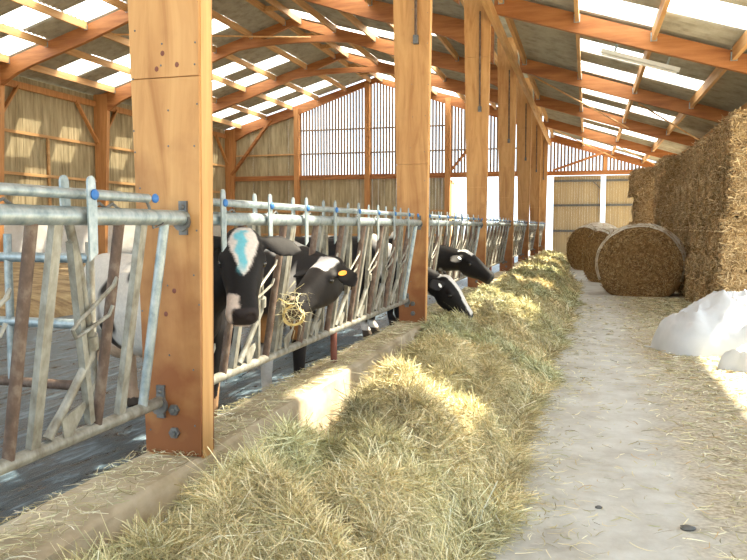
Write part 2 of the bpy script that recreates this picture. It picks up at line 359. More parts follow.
# wind bracing rods under the lean-to
def rod(root, p, q, r=.022): MB().tube([(p[0], p[1]-Y0, p[2]), (q[0], q[1]-Y0, q[2])], r, 6).build('brace_rod', 'purlin', root)
for k in (5, 7):
    rod(ra, (-1.6, YF[k-1]+.2, leanz(-1.6)-.3), (1.2, YF[k]-.2, leanz(1.2)-.3)); rod(ra, (1.2, YF[k-1]+.4, leanz(1.2)-.3), (3.9, YF[k]-.2, leanz(3.9)-.3))
rod(rl, (-14, YF[4]+.2, mainz(-14)-.5), (-9.5, YF[5]-.2, mainz(-9.5)-.55), .03)
# ------------------------------------------------------------------ posts
ORD = ['nearest', 'second', 'third', 'fourth', 'fifth', 'sixth', 'last']
def wpost(z): return .322+.034*(z-ZK)
nail = MB().ball((0, 0, 0), (.0055, .004, .0055), 6, 4).mesh('nail', 'dark_steel', True)
knot = MB().ball((0, 0, 0), (.012, .003, .014), 8, 4).mesh('knot', 'rust_red', True)
bolt = MB().tube([(0, .012, 0), (0, -.012, 0), (0, -.014, 0), (0, -.022, 0)], [.03, .03, .014, .014], 6).mesh('bolt', 'dark_steel')
def post(k, y):
    zt = 6.5; p = empty('timber_post', (XP-.15, y, ZK))
    xr = lambda z: XP+.012*(z-ZK)-(XP-.15); xl = lambda z: xr(z)-wpost(z)
    zl = lambda z: z-ZK
    # solid core, plywood faces front and back in panels
    z0 = ZK-.01
    MB().prism([(xl(z0)+.005, zl(z0)), (xr(z0), zl(z0)), (xr(zt), zl(zt)), (xl(zt)+.005, zl(zt))], 'y', -.052, .052).build('core', 'post_edge', p)
    seams = [ZK, 2.39, 4.83, zt]
    for s in (-1, 1):
        for a, b in zip(seams[:-1], seams[1:]):
            a2, b2 = a+.003, b-.003
            MB().prism([(xl(a2), zl(a2)), (xr(a2)-.004, zl(a2)), (xr(b2)-.004, zl(b2)), (xl(b2), zl(b2))], 'y', s*.0525, s*.070).build('plywood_panel', 'plywood', p)
    if k <= 4:
        for z in np.arange(ZK+.12, min(zt, 4.9 if k < 3 else 3), .2 if k < 2 else .4):
            for x in (xl(z)+.02, (xl(z)+xr(z))/2, xr(z)-.025):
                if random.random() < .75: inst('nail', nail, p, (x+random.uniform(-.02, .02), -.072, zl(z)+random.uniform(-.07, .07)))
    if k == 1:
        for x, z in ((-.01, 2.51), (-.045, 2.435), (.07, 2.45), (-.06, 1.5), (.03, 1.32), (-.02, 1.2)): inst('knot', knot, p, (x-.02, -.0705, zl(z)))
    for z in (ZK+.12, ZK+.24): inst('bolt', bolt, p, (.0, -.075, zl(z)))
    if k >= 2:  # steel strut strap down the face from the lean-to rafter
        q = MB().tube([(.03, -.10, 3.4), (.02, -.10, 5.2)], .018, 6).build('steel_strap', 'rust', p); MB().box((-.0, -.125, 3.34), (.06, -.07, 3.44)).build('strap_foot', 'dark_steel', q)
    lab = {0: 'plywood clad timber post behind the photographer', 1: 'wide plywood faced timber post nearest the camera beside the blue-marked cow'}.get(k, f'tapered plywood timber post on the feed kerb, {ORD[k-1]} from the camera')
    tag(p, lab, 'post', 'timber posts along the feed kerb')
for k, y in enumerate(YF[:-1]): post(k, y)
post(7, YEND-.32)
# ------------------------------------------------------------------ left wall
wl = empty('wall_left', (XL, Y0, 0)); struct(wl, 'long side wall, white concrete below and weathered vertical boards above', 'wall')
MB().box((-.25, -2, -.1), (0, YEND-Y0, 2.35)).build('concrete_base', 'whitewash', wl)
def boards(root, name, mat, u0, u1, z0, ztop, ax, pitch=.155, w=.148, gap=0, t=.022, off=0.0, joined=True, stuff=True):
    mb = MB(); u = u0; i = 0
    while u < u1-.02:
        e = min(u+w, u1); o = off+random.uniform(-.006, .006); zt0, zt1 = ztop(u), ztop(e)
        P = [(u, z0), (e, z0), (e, zt1), (u, zt0)]
        m2 = mb if joined else MB()
        m2.prism(P, ax, o-t/2, o+t/2)
        if not joined: m2.build(name, mat, root)
        u += pitch; i += 1
    if joined:
        o = mb.build(name, mat, root)
        if stuff: o['kind'] = 'stuff'
        return o
for b in range(len(YF)-1):
    a = YF[b]-Y0
    boards(wl, 'wall_boards', 'board_left', a+.02, a+D-.02, 2.30, lambda u: 6.72, 'x', off=-.03)
    for z in (3.42, 4.82): MB().box((0.0, a+.08, z-.05), (.07, a+D-.08, z+.05)).build('girt', 'purlin', wl)
    MB().box((.0, a+.08, 6.28), (.12, a+D-.08, 6.5)).build('eave_beam', 'glulam_z', wl)
    MB().box((.0, a+D/2-.05, 2.35), (.06, a+D/2+.05, 4.82)).build('stud', 'purlin', wl)
    for s in (-1, 1):
        ye = a if s > 0 else a+D
        MB().bar((.16, ye+s*.1, 4.9), (.10, ye+s*1.25, 6.35), .07, .14, (1, 0, 0)).build('knee_brace', 'glulam_z', wl)
for y in YF:
    a = y-Y0; MB().prism([(0.02, 0), (.32, 0), (.62, 6.0), (.62, 6.75), (0.02, 6.75)], 'y', a-.09, a+.09).build('column', 'glulam_z', wl)
# ------------------------------------------------------------------ far wall
wf = empty('wall_far', (0, YEND, 0)); struct(wf, 'gable end wall of boards below and gapped vertical slats above', 'wall')
zr = lambda x: mainz(x)-.16 if x < -1.9 else leanz(x)-.16
GX = [XL+.2, -14.5, -10.7, -6.6, -2.05]
boards(wf, 'wall_boards', 'board_left', XL, -14.5, 0, zr, 'y', off=.12)
boards(wf, 'wall_boards', 'board_left', -14.5, -6.7, 0, lambda x: 4.1, 'y', off=.12)
for x in np.arange(-14.38, -2.2, .158): 
    MB().prism([(x, 4.15), (x+.094, 4.15), (x+.094, zr(x+.094)), (x, zr(x))], 'y', .11, .135).build('slat', 'slat', wf)
for x in np.arange(-1.75, XE-.1, .158):
    if zr(x+.094) > 4.25: MB().prism([(x, 4.12), (x+.094, 4.12), (x+.094, zr(x+.094)), (x, zr(x))], 'y', .11, .135).build('slat', 'slat', wf)
for x in GX[:-1]: MB().box((x-.13, -.14, 0), (x+.13, .1, zr(x))).build('column', 'glulam_z', wf)
for x0, x1 in zip(GX[:-1], GX[1:]): MB().box((x0+.13, -.05, 4.02), (x1-.13, .09, 4.26)).build('girt', 'glulam_x', wf)
for z in (5.35, 6.55):
    for x0, x1 in zip(GX[:-1], GX[1:]):
        if zr(x0+.2) > z+.1 and zr(x1-.2) > z+.1: MB().box((x0+.13, .03, z-.035), (x1-.13, .1, z+.035)).build('girt', 'slat' if x0 > -15 else 'purlin', wf)
for z in (1.2, 2.4): MB().box((GX[0], .03, z-.05), (GX[3], .1, z+.05)).build('girt', 'purlin', wf)
MB().bar((GX[0]+.2, -.08, 4.35), (GX[0]+2.5, -.08, zr(-16)-.05), .12, .2, (0, 1, 0)).build('knee_brace', 'glulam_x', wf)
MB().bar((-6.4, -.06, 4.4), (-4.9, -.06, 6.2), .1, .2, (0, 1, 0)).build('knee_brace', 'glulam_x', wf)
MB().bar((-1.6, -.06, 4.25), (.9, -.06, 5.1), .1, .16, (0, 1, 0)).build('knee_brace', 'glulam_x', wf)
MB().box((-1.9, -.06, 4.02), (XE, .09, 4.22)).build('girt', 'glulam_x', wf)
MB().box((.68, -.03, 4.22), (.84, .09, 5.0)).build('stud', 'glulam_z', wf)
# open door leaf ajar at the pale doorway
dl = empty('door_1', (-6.5, YEND+.14, 0)); struct(dl, 'narrow boarded door leaf standing ajar at the bright doorway', 'door')
MB().box((0, -.03, .05), (.06, .9, 3.9)).build('leaf', 'door_board', dl)
MB().box((.06, 0, .05), (.1, .9, .17)).build('frame_rail', 'purlin', dl); MB().box((.06, 0, 3.78), (.1, .9, 3.9)).build('frame_rail', 'purlin', dl)
# sliding doors
def sdoor(name, x0, x1, label):
    d = empty(name, (x0, YEND+.02, 0)); struct(d, label, 'door'); w = x1-x0
    boards(d, 'door_boards', 'door_board', 0, w, .06, lambda u: 3.99, 'y', pitch=.12, w=.118, off=.05)
    for z in (.25, 1.42, 2.62, 3.76): MB().box((0, -.03, z-.05), (w, .035, z+.05)).build('door_rail', 'dark_steel' if z > .3 else 'purlin', d)
    for x in (.03, w-.03): MB().box((x-.03, -.03, .3), (x+.03, .035, 3.7)).build('door_stile', 'door_board', d)
    MB().bar((w-.35, -.02, 3.72), (w-.03, -.02, 3.4), .03, .05, (0, 1, 0)).build('corner_brace', 'dark_steel', d)
    return d
d1 = sdoor('door_2', -1.55, .58, 'tall tan boarded sliding door between posts and bright gap')
d2 = sdoor('door_3', .80, 3.9, 'tall tan boarded sliding door partly behind the bale stack')
# ------------------------------------------------------------------ lamp batten under the lean-to
lp = empty('strip_lamp', (.9, 15.3, leanz(.9)-.35)); lp.rotation_euler = (0, math.atan(.32), 0)
MB().box((-.75, -.06, 0), (.75, .06, .07)).build('housing', 'lamp_white', lp); MB().tube([(-.72, 0, -.03), (.72, 0, -.03)], .02, 8).build('tube', 'lamp_white', lp)
for x in (-.5, .5): MB().box((x-.02, -.01, .07), (x+.02, .01, .22)).build('hanger', 'galv', lp)
tag(lp, 'long white strip lamp under the lean-to roof skylights', 'lamp')
# ------------------------------------------------------------------ headlock panels
TOPZ, BOTZ = 1.69-ZK, .745-ZK
lx = lambda z: (z-BOTZ)*.15/(TOPZ-BOTZ)       # lean of the panel towards the aisle
occupied = {(2, 7), (2, 5), (3, 7), (3, 5)}
_bar = {}
def bar_mesh(kind):
    if kind in _bar: return _bar[kind]
    P = lambda z, y: (lx(z), y, z)
    m = MB()
    if kind == 'round': m.tube([P(BOTZ, 0), P(TOPZ, 0)], .024, 10); mt = 'rust'
    elif kind == 'round_grey': m.tube([P(BOTZ, 0), P(TOPZ, 0)], .024, 10); mt = 'galv'
    elif kind == 'square': m.bar(P(BOTZ, 0), P(TOPZ, 0), .05, .03, (1, 0, 0)); mt = 'galv_worn'
    elif kind == 'swing':
        m.tube([P(TOPZ-.02, -.03), P(1.0, .07), P(.70, .19), P(.63, .205), P(.42, .06), P(BOTZ+.04, -.02)], [.019, .019, .019, .02, .02, .022], 10); mt = 'galv_worn'
    elif kind == 'swing_locked':
        m.tube([P(TOPZ-.02, -.05), P(.9, -.045), P(.6, -.04), P(BOTZ+.04, -.02)], [.019, .019, .019, .022], 10); mt = 'galv_worn'
    elif kind == 'tail': m.bar(P(TOPZ-.10, .0), P(.32, .25), .032, .032, (1, 0, 0)); mt = 'galv_worn'
    elif kind == 'collar': m.tube([P(.72, .185), P(.66, .205)], .032, 12); mt = 'galv_worn'
    elif kind == 'plate':
        pl = [(-.015, BOTZ+.01), (.035, BOTZ+.02), (.19, .47), (.185, .50), (.13, .43), (-.03, BOTZ+.10)]
        m.prism(pl, 'x', .015, .023); mt = 'galv_worn'
    elif kind == 'loop':
        P2 = P; P = lambda z, y: (lx(z)+.035, y, z)
        m.tube([P(.93, .26), P(.96, .275), P(.935, .27), P(.80, .06), P(.765, .02), P(.73, .045), P(.74, .08), P(.80, .25), P(.84, .27)], .009, 6); mt = 'galv_worn'
    elif kind == 'lock':
        for s in (-1, 1):
            y = .034*s; x = lx(TOPZ)
            pl = []
            for t in np.linspace(0, PI, 7): pl.append((y+.024*math.cos(t), TOPZ+.135+.024*math.sin(t)))
            pl += [(y-.024, TOPZ+.06), (y-.02, TOPZ-(.18 if s > 0 else .0)), (y+.03, TOPZ-(.15 if s > 0 else .0)), (y+.032, TOPZ+.04)]
            m.prism(pl, 'x', x+.036*s-.004+.02, x+.036*s+.004+.02)
        mt = 'galv'
    elif kind == 'clip': m.ball((lx(TOPZ)+.065, .045, TOPZ+.085), (.014, .022, .022), 8, 6); mt = 'blue'
    elif kind == 'wire':
        m.tube([(lx(TOPZ)-.0, .1, TOPZ+.03), (lx(TOPZ), .16, TOPZ+.055), (lx(TOPZ), .2, TOPZ+.035), (lx(TOPZ), .25, TOPZ+.055), (lx(TOPZ), .3, TOPZ+.03)], .007, 5); mt = 'dark_steel'
    _bar[kind] = m.mesh(kind, mt, True); return _bar[kind]
PLAB = {0: 'grey steel headlock panel left of the nearest post', 1: 'steel headlock panel with two cow heads between nearest and second posts',
        2: 'steel headlock panel behind the two feeding cows past the second post'}
def panel(k, y0, y1):
    p = empty('headlock_panel', (-2.10, y0, ZK)); L = y1-y0
    MB().tube([(0, .0, BOTZ), (0, L, BOTZ)], .030, 14).build('bottom_rail', 'galv_worn', p, True)
    MB().tube([(lx(TOPZ), .0, TOPZ), (lx(TOPZ), L, TOPZ)], .038, 14).build('top_rail', 'galv', p, True)
    MB().tube([(lx(TOPZ)-.01, .1, TOPZ+.088), (lx(TOPZ)-.01, L-.30, TOPZ+.088)], .021, 10).build('control_rod', 'galv', p, True)
    MB().tube([(lx(TOPZ)-.07, .1, TOPZ+.10), (lx(TOPZ)-.07, L-.42, TOPZ+.10)], .016, 8).build('control_rod', 'galv', p, True)
    for y, s in ((0, 1), (L, -1)):
        for z in (TOPZ, BOTZ):
            m = MB(); m.box((lx(z)-.022, y-.006 if s > 0 else y-.012, z-.085), (lx(z)+.022, y+.012 if s > 0 else y+.006, z+.085))
            for a in (-.055, .055): m.ball((lx(z), y+s*.012, z+a), .014, 8, 5)
            m.tube([(lx(z), y+s*.01, z-.02), (lx(z), y+s*.03, z-.02)], .046, 12)
            m.build('wall_bracket', 'dark_steel', p, True)
    for z in (TOPZ,): MB().tube([(lx(z)-.01, L-.32, z+.088), (lx(z)-.01, L-.29, z+.05), (lx(z), L-.27, z-.05), (lx(z)+.03, L-.23, z-.03)], .008, 6).build('rod_wire', 'dark_steel', p, True)
    j = 0; tops = []
    while True:
        yc = L-.83-.62*j
        if yc < .12: break
        tops.append((j, yc)); j += 1
    def put(kind, name, y): return inst(name, bar_mesh(kind), p, (0, y, 0))
    for j, yc in tops:
        if yc-.23 > .03: put('round', 'neck_bar', yc-.23)
        put('square', 'neck_bar', yc-.10)
        if (k+1, j) in occupied: s = put('swing_locked', 'swing_bar', yc)
        else:
            s = put('swing', 'swing_bar', yc); put('tail', 'swing_tail', yc+.0); put('collar', 'pivot_collar', yc); put('loop', 'wire_loop', yc)
        put('plate', 'deflector_plate', yc+.08)
        lk = put('lock', 'locking_plate', yc); inst('blue_clip', bar_mesh('clip'), lk, (0, 0, 0)); put('wire', 'latch_wire', yc)
    put('round', 'neck_bar', L-.53); put('square', 'neck_bar', L-.36); put('round_grey', 'neck_bar', L-.17)
    o = inst('blue_clip', bar_mesh('clip'), p, (0, L-.40, 0))
    MB().tube([(0, 2.57, -.0), (0, 2.57, BOTZ-.02)], .03, 10).build('support_leg', 'rust_red', p, True)
    tag(p, PLAB.get(k, f'distant steel headlock panel, {ORD[k]} panel along the kerb from the camera'), 'headlock', 'headlock panels along the feed kerb')
for k in range(len(YF)-1): panel(k, YF[k]+.075, YF[k+1]-.075 if k < 6 else YEND-.42)
# ------------------------------------------------------------------ pen gate behind the nearest panel
g = empty('pen_gate', (-2.98, 3.95, ZP))
for z in (1.45, 1.03, .635): MB().tube([(0, 0, z-ZP), (-3.6, 0, z-ZP)], .032, 12).build('gate_rail', 'galv' if z > .8 else 'rust', g, True)
for x in (-.62, -.85, -2.2, -3.58): MB().tube([(x, .0, .28), (x, 0, 1.40)], .026, 10).build('gate_upright', 'galv', g, True)
MB().tube([(-3.6, .1, -.02), (-3.6, .1, 1.5)], .05, 12).build('gate_post', 'galv', g, True)
MB().tube([(0, 0, .35), (0, 0, 1.35)], .026, 10).build('gate_upright', 'galv_worn', g, True)
m = MB(); m.tube([(-.30, 0, 1.25), (-.24, 0, 1.25)], .042, 12); m.box((-.3, -.05, 1.15), (-.24, -.03, 1.25)); m.build('clamp', 'galv', g, True)
tag(g, 'three-rail tubular gate inside the pen behind the nearest headlocks', 'gate')
# straw bedding in the back of the pen
n = 40; xs = np.linspace(-17.9, -8.0, n); ys = np.linspace(3.0, 35, 80); XX, YY = np.meshgrid(xs, ys)
ZZ = ZP+.30*np.clip((-7.9-XX)/1.0, 0, 1)+.22*(fbm(XX*.9, YY*.9)-.5); ZZ[:, -1] = ZP-.05
mb = MB(); V = np.stack([XX, YY, ZZ], -1).reshape(-1, 3); nx = len(xs)
mb.add(V, [(j*nx+i, j*nx+i+1, (j+1)*nx+i+1, (j+1)*nx+i) for j in range(len(ys)-1) for i in range(nx-1)])
bd = mb.build('straw_bedding', 'bedding', smooth=True); tag(bd, 'brown straw bedding spread over the back of the cow pen', 'straw', kind='stuff')
# ------------------------------------------------------------------ cows
def remesh(mb, voxel, name):
    me = bpy.data.meshes.new('tmp'); me.from_pydata(mb.v, [], mb.f)
    bm = bmesh.new(); bm.from_mesh(me); bmesh.ops.recalc_face_normals(bm, faces=bm.faces); bm.to_mesh(me); bm.free()
    o = bpy.data.objects.new('tmp', me); COL.objects.link(o)
    md = o.modifiers.new('r', 'REMESH'); md.mode = 'VOXEL'; md.voxel_size = voxel; md.adaptivity = 0
    ms = o.modifiers.new('s', 'SMOOTH'); ms.factor = .5; ms.iterations = 5
    dg = bpy.context.evaluated_depsgraph_get(); out = bpy.data.meshes.new_from_object(o.evaluated_get(dg)); out.name = name
    bpy.data.objects.remove(o); bpy.data.meshes.remove(me); return out
def sring(c, a, b, hw, hh, n=20, e=2.4):
    c = Vector(c); r = []
    for k in range(n):
        t = 2*PI*k/n; ct, st = math.cos(t), math.sin(t)
        r.append(c+a*hw*math.copysign(abs(ct)**(2/e), ct)+b*hh*math.copysign(abs(st)**(2/e), st))
    return r
def cow(loc, hd, poll, muz, nrm, colour, label, scale=1.0, tags=(), ear=(0, 0), seed=1, headk=1.0, front_only=False):
    hd = Vector((*hd, 0)).normalized(); rz = math.atan2(hd.y, hd.x)
    root = empty('cow', (*loc, ZP), rz); Wm = Matrix.Translation((*loc, ZP)) @ Matrix.Rotation(rz, 4, 'Z'); Wi = Wm.inverted()
    poll = Vector(poll); e1 = (Vector(muz)-poll).normalized(); e3 = Vector(nrm); e3 = (e3-e1*e3.dot(e1)).normalized(); e2 = e3.cross(e1)
    R3 = Wi.to_3x3(); pl = Wi @ poll; a1, a2, a3 = R3 @ e1, R3 @ e2, R3 @ e3
    hk = headk
    H = lambda u, v, w: pl+a1*u*hk+a2*v*hk+a3*w*hk
    mb = MB(); X, Y, Z = Vector((1, 0, 0)), Vector((0, 1, 0)), Vector((0, 0, 1)); s = scale
    prof = [(-1.64, 1.10, .08, .07), (-1.58, 1.08, .19, .16), (-1.42, 1.03, .28, .25), (-1.15, .98, .33, .27), (-.85, .93, .37, .32), (-.5, .92, .37, .32), (-.2, .95, .35, .27), (.05, .98, .31, .22), (.18, 1.0, .24, .16), (.24, 1.0, .12, .08)]
    mb.loft([sring((x*s, 0, z*s), Y, Z, w*s, h*s, 24, 2.3) for x, z, h, w in prof])
    for sy in (-1, 1):
        mb.tube([(-.06*s, sy*.14*s, 1.0*s), (-.0*s, sy*.17*s, .78*s), (.0, sy*.155*s, .60*s), (.0, sy*.15*s, .42*s), (.0, sy*.15*s, .36*s), (-.01, sy*.15*s, .16*s), (.02*s, sy*.15*s, .09*s)], [.15*s, .12*s, .085*s, .062*s, .056*s, .045*s, .052*s], 14)
        mb.tube([(.015*s, sy*.15*s, .12*s), (.05*s, sy*.15*s, .005)], [.052*s, .068*s], 12)
        mb.tube([(-1.32*s, sy*.15*s, 1.0*s), (-1.22*s, sy*.2*s, .80*s), (-1.34*s, sy*.19*s, .62*s), (-1.50*s, sy*.17*s, .49*s), (-1.49*s, sy*.17*s, .42*s), (-1.44*s, sy*.17*s, .16*s), (-1.42*s, sy*.17*s, .09*s)], [.2*s, .17*s, .10*s, .066*s, .058*s, .045*s, .05*s], 14)
        mb.tube([(-1.43*s, sy*.17*s, .12*s), (-1.39*s, sy*.17*s, .005)], [.052*s, .068*s], 12)
    mb.tube([(-1.6*s, 0, 1.24*s), (-1.68*s, 0, 1.1*s), (-1.70*s, 0, .7*s), (-1.70*s, 0, .45*s), (-1.69*s, 0, .3*s)], [.04*s, .028*s, .02*s, .035*s, .02*s], 10)
    mb.ball((-1.18*s, 0, .60*s), (.2*s, .15*s, .14*s), 14, 10)
    # neck
    nb = Vector((-.05*s, 0, 1.06*s)); nt_ = H(.06, 0, -.10); mid = (nb+nt_)/2
    pts = [nb, nb.lerp(nt_, .35), nb.lerp(nt_, .7), nt_]
    dn = (nt_-nb).normalized(); side = dn.cross(Z)
    side = side.normalized(); upn = side.cross(dn)
    mb.loft([sring(p, side, upn, w, h, 20, 2.2) for p, w, h in zip(pts, (.20*s, .155*s, .125*s, .10*s), (.32*s, .25*s, .19*s, .14*s))])
    # head
    hp = [(-.065, -.075, .045, .05), (-.045, -.075, .085, .085), (0, -.08, .108, .115), (.08, -.10, .120, .14), (.16, -.108, .124, .148), (.24, -.106, .106, .134), (.32, -.098, .086, .108), (.40, -.092, .084, .090), (.455, -.092, .092, .084), (.49, -.095, .082, .072), (.508, -.098, .055, .05)]
    mb.loft([sring(H(u, 0, w), a2, a3, hw*hk, hh*hk, 24, 2.5) for u, w, hw, hh in hp])
    B3 = Matrix((a1, a2, a3)).transposed()
    for sv in (-1, 1):
        mb.ball(H(.135, sv*.098, -.035), (.05*hk, .036*hk, .034*hk), 12, 8, B3)      # brow
        mb.ball(H(.25, sv*.055, -.14), (.12*hk, .04*hk, .06*hk), 12, 8, B3)         # jaw
        # ear
        drp = ear[0 if sv < 0 else 1]; bs = H(.015, sv*.09, -.035); rg = []
        dirv = (a2*sv*math.cos(drp)-a3*.25*math.cos(drp)+(a1)*math.sin(drp)*1.0).normalized(); wid = (a1-dirv*a1.dot(dirv)).normalized(); th = dirv.cross(wid)
        for t, wd_, tk in ((0, .024, .024), (.03, .034, .024), (.07, .062, .017), (.13, .078, .014), (.185, .064, .012), (.225, .034, .011), (.245, .010, .008)):
            rg.append(sring(bs+dirv*t*hk*1.05-wid*.0, wid, th, wd_*hk, tk*hk, 14, 2.0))
        mb.loft(rg)
    me = remesh(mb, .0125, 'hide')
    n = len(me.vertices); co = np.empty(n*3, np.float32); me.vertices.foreach_get('co', co); co = co.reshape(-1, 3)
    rel = (co-np.array(pl))/hk; hu, hv, hw = rel@np.array(a1), rel@np.array(a2), rel@np.array(a3)
    # nostrils and mouth line
    d = np.zeros_like(co)
    for sv in (-1, 1):
        q = np.exp(-(((hu-.492)/.018)**2+((hv-sv*.045)/.018)**2+((hw+.06)/.018)**2)); d -= q[:, None]*np.array(a1)*.03
    q = np.exp(-((hw+.135+.1*(.5-hu))/.008)**2)*((hu > .34) & (hu < .53)); d += q[:, None]*(-np.array(a1)*.006-np.sign(hv)[:, None]*np.array(a2)*.006)
    co = co+d; me.vertices.foreach_set('co', co.astype(np.float32).ravel())
    nz = fbm(co[:, 0]*2.2+seed*9.3, co[:, 1]*2.2+seed, co[:, 2]*2.2, 3); nf = fbm(co[:, 0]*25, co[:, 1]*25, co[:, 2]*25, 2)
    head = (hu > -.08) & (hu < .56) & (np.abs(hv) < .33) & (hw > -.3) & (hw < .1)
    cols = colour(co/s, hu, hv, hw, head, nz, nf); setattr_col(me, cols); me.materials.append(MAT['cow'])
    me.polygons.foreach_set('use_smooth', [True]*len(me.polygons)); me.update()
    inst('hide', me, root)
    for sv in (-1, 1):
        eb = MB().ball(H(.158, sv*.108, -.052), .026*hk, 14, 10).build('eye', 'eye', root, True)
    for mt, sv, t, vis in tags:
        drp = ear[0 if sv < 0 else 1]; dirv = (a2*sv*math.cos(drp)-a3*.25*math.cos(drp)+a1*math.sin(drp)).normalized(); wid = (a1-dirv*a1.dot(dirv)).normalized(); th = dirv.cross(wid)
        if th.dot(a3) < 0: th = -th
        c = H(.015, sv*.09, -.035)+dirv*t*hk+wid*.02*hk+th*.017*hk; r = vis
        MB().loft([[c+(dirv*math.cos(q)*r*.85+wid*(math.sin(q)*r))+th*o for q in np.linspace(0, 2*PI, 14)[:-1]] for o in (0, .004)]).build('ear_tag', mt, root)
    tag(root, label, 'cow', 'black and white cows at the headlocks'); return root, H, Wm
BLK = np.array((.012, .010, .010)); WHT = np.array((.78, .74, .68)); PINK = np.array((.55, .36, .30))
def mixc(c, m, col): return c*(1-m[:, None])+np.array(col)*m[:, None]
sm = lambda x, a, b: np.clip((x-a)/(b-a), 0, 1)
def hoof(c, p): return mixc(c, (p[:, 2] < .085).astype(float), (.08, .06, .045))
def col_A(p, hu, hv, hw, head, nz, nf):
    c = np.tile(BLK, (len(p), 1))
    body = (~head)*(p[:, 0] < .05)
    c = mixc(c, body*sm(nz+.13-.45*sm(p[:, 0], -.30, .05), .40, .43), WHT*np.array((.88, .87, .86)))
    c = mixc(c, body*sm(-p[:, 2], -.66, -.58)*.8, (.50, .30, .16))
    wob = (nf-.4)*.05
    bl = head*(hw > -.09)*sm(-np.abs(hv-.008)+wob*.5+np.interp(hu, [-.05, 0, .06, .14, .2, .24, .3, .36, .40, .5], [.03, .062, .085, .066, .044, .028, -.01, -.02, -.02, -.02]), -.004, .004)
    c = mixc(c, bl, (.80, .72, .66))
    mz = head*sm(hu+.05*(hv < 0)*1.0+wob, .40, .425)*(1.0*(hw < -.02)); mzl = head*sm(hu+.5*np.maximum(-hv, 0)+wob, .40, .41)*sm(-hv+wob, .012, .022)
    c = mixc(c, np.maximum(mz*.0, mzl), (.72, .60, .52)); c = mixc(c, head*sm(hu+.15*np.maximum(hv, 0), .462, .47)*(hw > -.13)*sm(hv, -.06, -.05), (.03, .022, .022))
    c = mixc(c, head*(hu > .40)*sm(-hw, .125, .14), (.60, .48, .42))
    paint = head*(hw > -.08)*sm(-np.abs(hv+.004+.006*np.sin(hu*55))+.030-.05*np.maximum(hu-.10, 0)+wob*1.3, -.006, .008)*(hu > -.01)*sm(-hu+wob*2, -.29, -.20)
    return hoof(mixc(c, paint*.9, (.12, .55, .68)), p)
def col_B(p, hu, hv, hw, head, nz, nf):
    c = np.tile(BLK*1.4, (len(p), 1)); body = ~head
    c = mixc(c, body*sm(nz, .52, .55), WHT); c = mixc(c, body*(p[:, 1] < 0)*sm(-p[:, 2], -.5, -.44), WHT*.8)
    c = mixc(c, body*sm(-p[:, 2], -.75, -.62)*sm(p[:, 0], -.1, .1)*(p[:, 2] > .5), (.55, .27, .10))
    wob = (nf-.4)*.06
    c = mixc(c, head*(hw > -.07)*sm(-np.abs(hu-.075)+.075+wob*.4, -.004, .004)*sm(-np.abs(hv-.0)+.085+wob*.4, -.004, .004), (.88, .84, .82))
    c = mixc(c, head*sm(hu+wob, .465, .48)*(hw > -.13), (.10, .065, .055))
    c = mixc(c, head*sm(-((hu-.45)**2+(hv)**2)**.5+wob, -.03, -.02)*(hw > -.06), (.75, .60, .55))
    return hoof(c, p)
def col_C(p, hu, hv, hw, head, nz, nf):
    c = np.tile(BLK, (len(p), 1)); body = ~head
    c = mixc(c, body*sm(nz, .56, .6), WHT); wob = (nf-.4)*.05
    c = mixc(c, head*(hw > -.09)*sm(-np.abs(hv)+wob*.5+.05, -.004, .004), (.82, .80, .77))
    c = mixc(c, head*sm(hu, .46, .475)*(hw > -.09), (.05, .05, .06)); c = mixc(c, head*(hu > .40)*sm(-hw, .1, .12), (.80, .76, .70))
    c = mixc(c, sm(-hw, .235, .26)*(hu > -.05)*(hu < .2)*head, WHT)
    return hoof(c, p)
def col_D(p, hu, hv, hw, head, nz, nf):
    c = np.tile(BLK, (len(p), 1)); body = ~head
    c = mixc(c, body*sm(nz, .58, .62), WHT); wob = (nf-.4)*.05
    c = mixc(c, head*(hw > -.03)*sm(-np.abs(hv)+wob*.5+.055, -.004, .004)*sm(-hu, -.12, -.10), (.82, .80, .77))
    c = mixc(c, head*(hu > .47)*(hw > -.12), (.03, .03, .03))
    return hoof(c, p)
yv = Vector((-math.sin(yaw), math.cos(yaw), 0)); rv = Vector((math.cos(yaw), math.sin(yaw), 0))
def cb(r, u, t): return rv*r+Vector((0, 0, u))-yv*t       # right / up / towards the camera
cow((-2.46, 4.25), (.83, -.55), (-1.925, 3.93, 1.60), (-1.79, 3.64, 1.16), (.43, -.9, .30), col_A, 'black cow facing the camera with turquoise paint on its white blaze', .95, ear=(.10, .12), seed=1, headk=1.04, tags=[])
cow((-2.42, 5.68), (.75, -.66), (-1.80, 5.12, 1.40), Vector((-1.80, 5.12, 1.40))+cb(-.56, -.52, .62), cb(-.40, .75, .55), col_B, 'dark cow with white forehead square and orange ear tag chewing hay', 1.0, ear=(.5, .55), seed=3, headk=1.02, tags=[('ear_tag', 1, .10, .032)])
cow((-2.78, 9.42), (1, -.08), (-1.70, 9.32, .98), (-1.30, 9.38, .45), (.9, -.15, .45), col_C, 'black cow with white face stripe eating with its muzzle down in hay', 1.0, ear=(-.3, -.3), seed=5, headk=1.18, tags=[('white_tag', -1, .10, .03), ('white_tag', 1, .10, .03)])
cow((-2.72, 10.56), (1, -.1), (-1.66, 10.45, 1.28), (-1.20, 10.42, .96), (.6, -.25, .8), col_D, 'black cow behind the grazing one with raised head and white poll', 1.0, ear=(-.2, -.2), seed=8, headk=1.08, tags=[('white_tag', -1, .09, .03), ('white_tag', 1, .09, .03)])
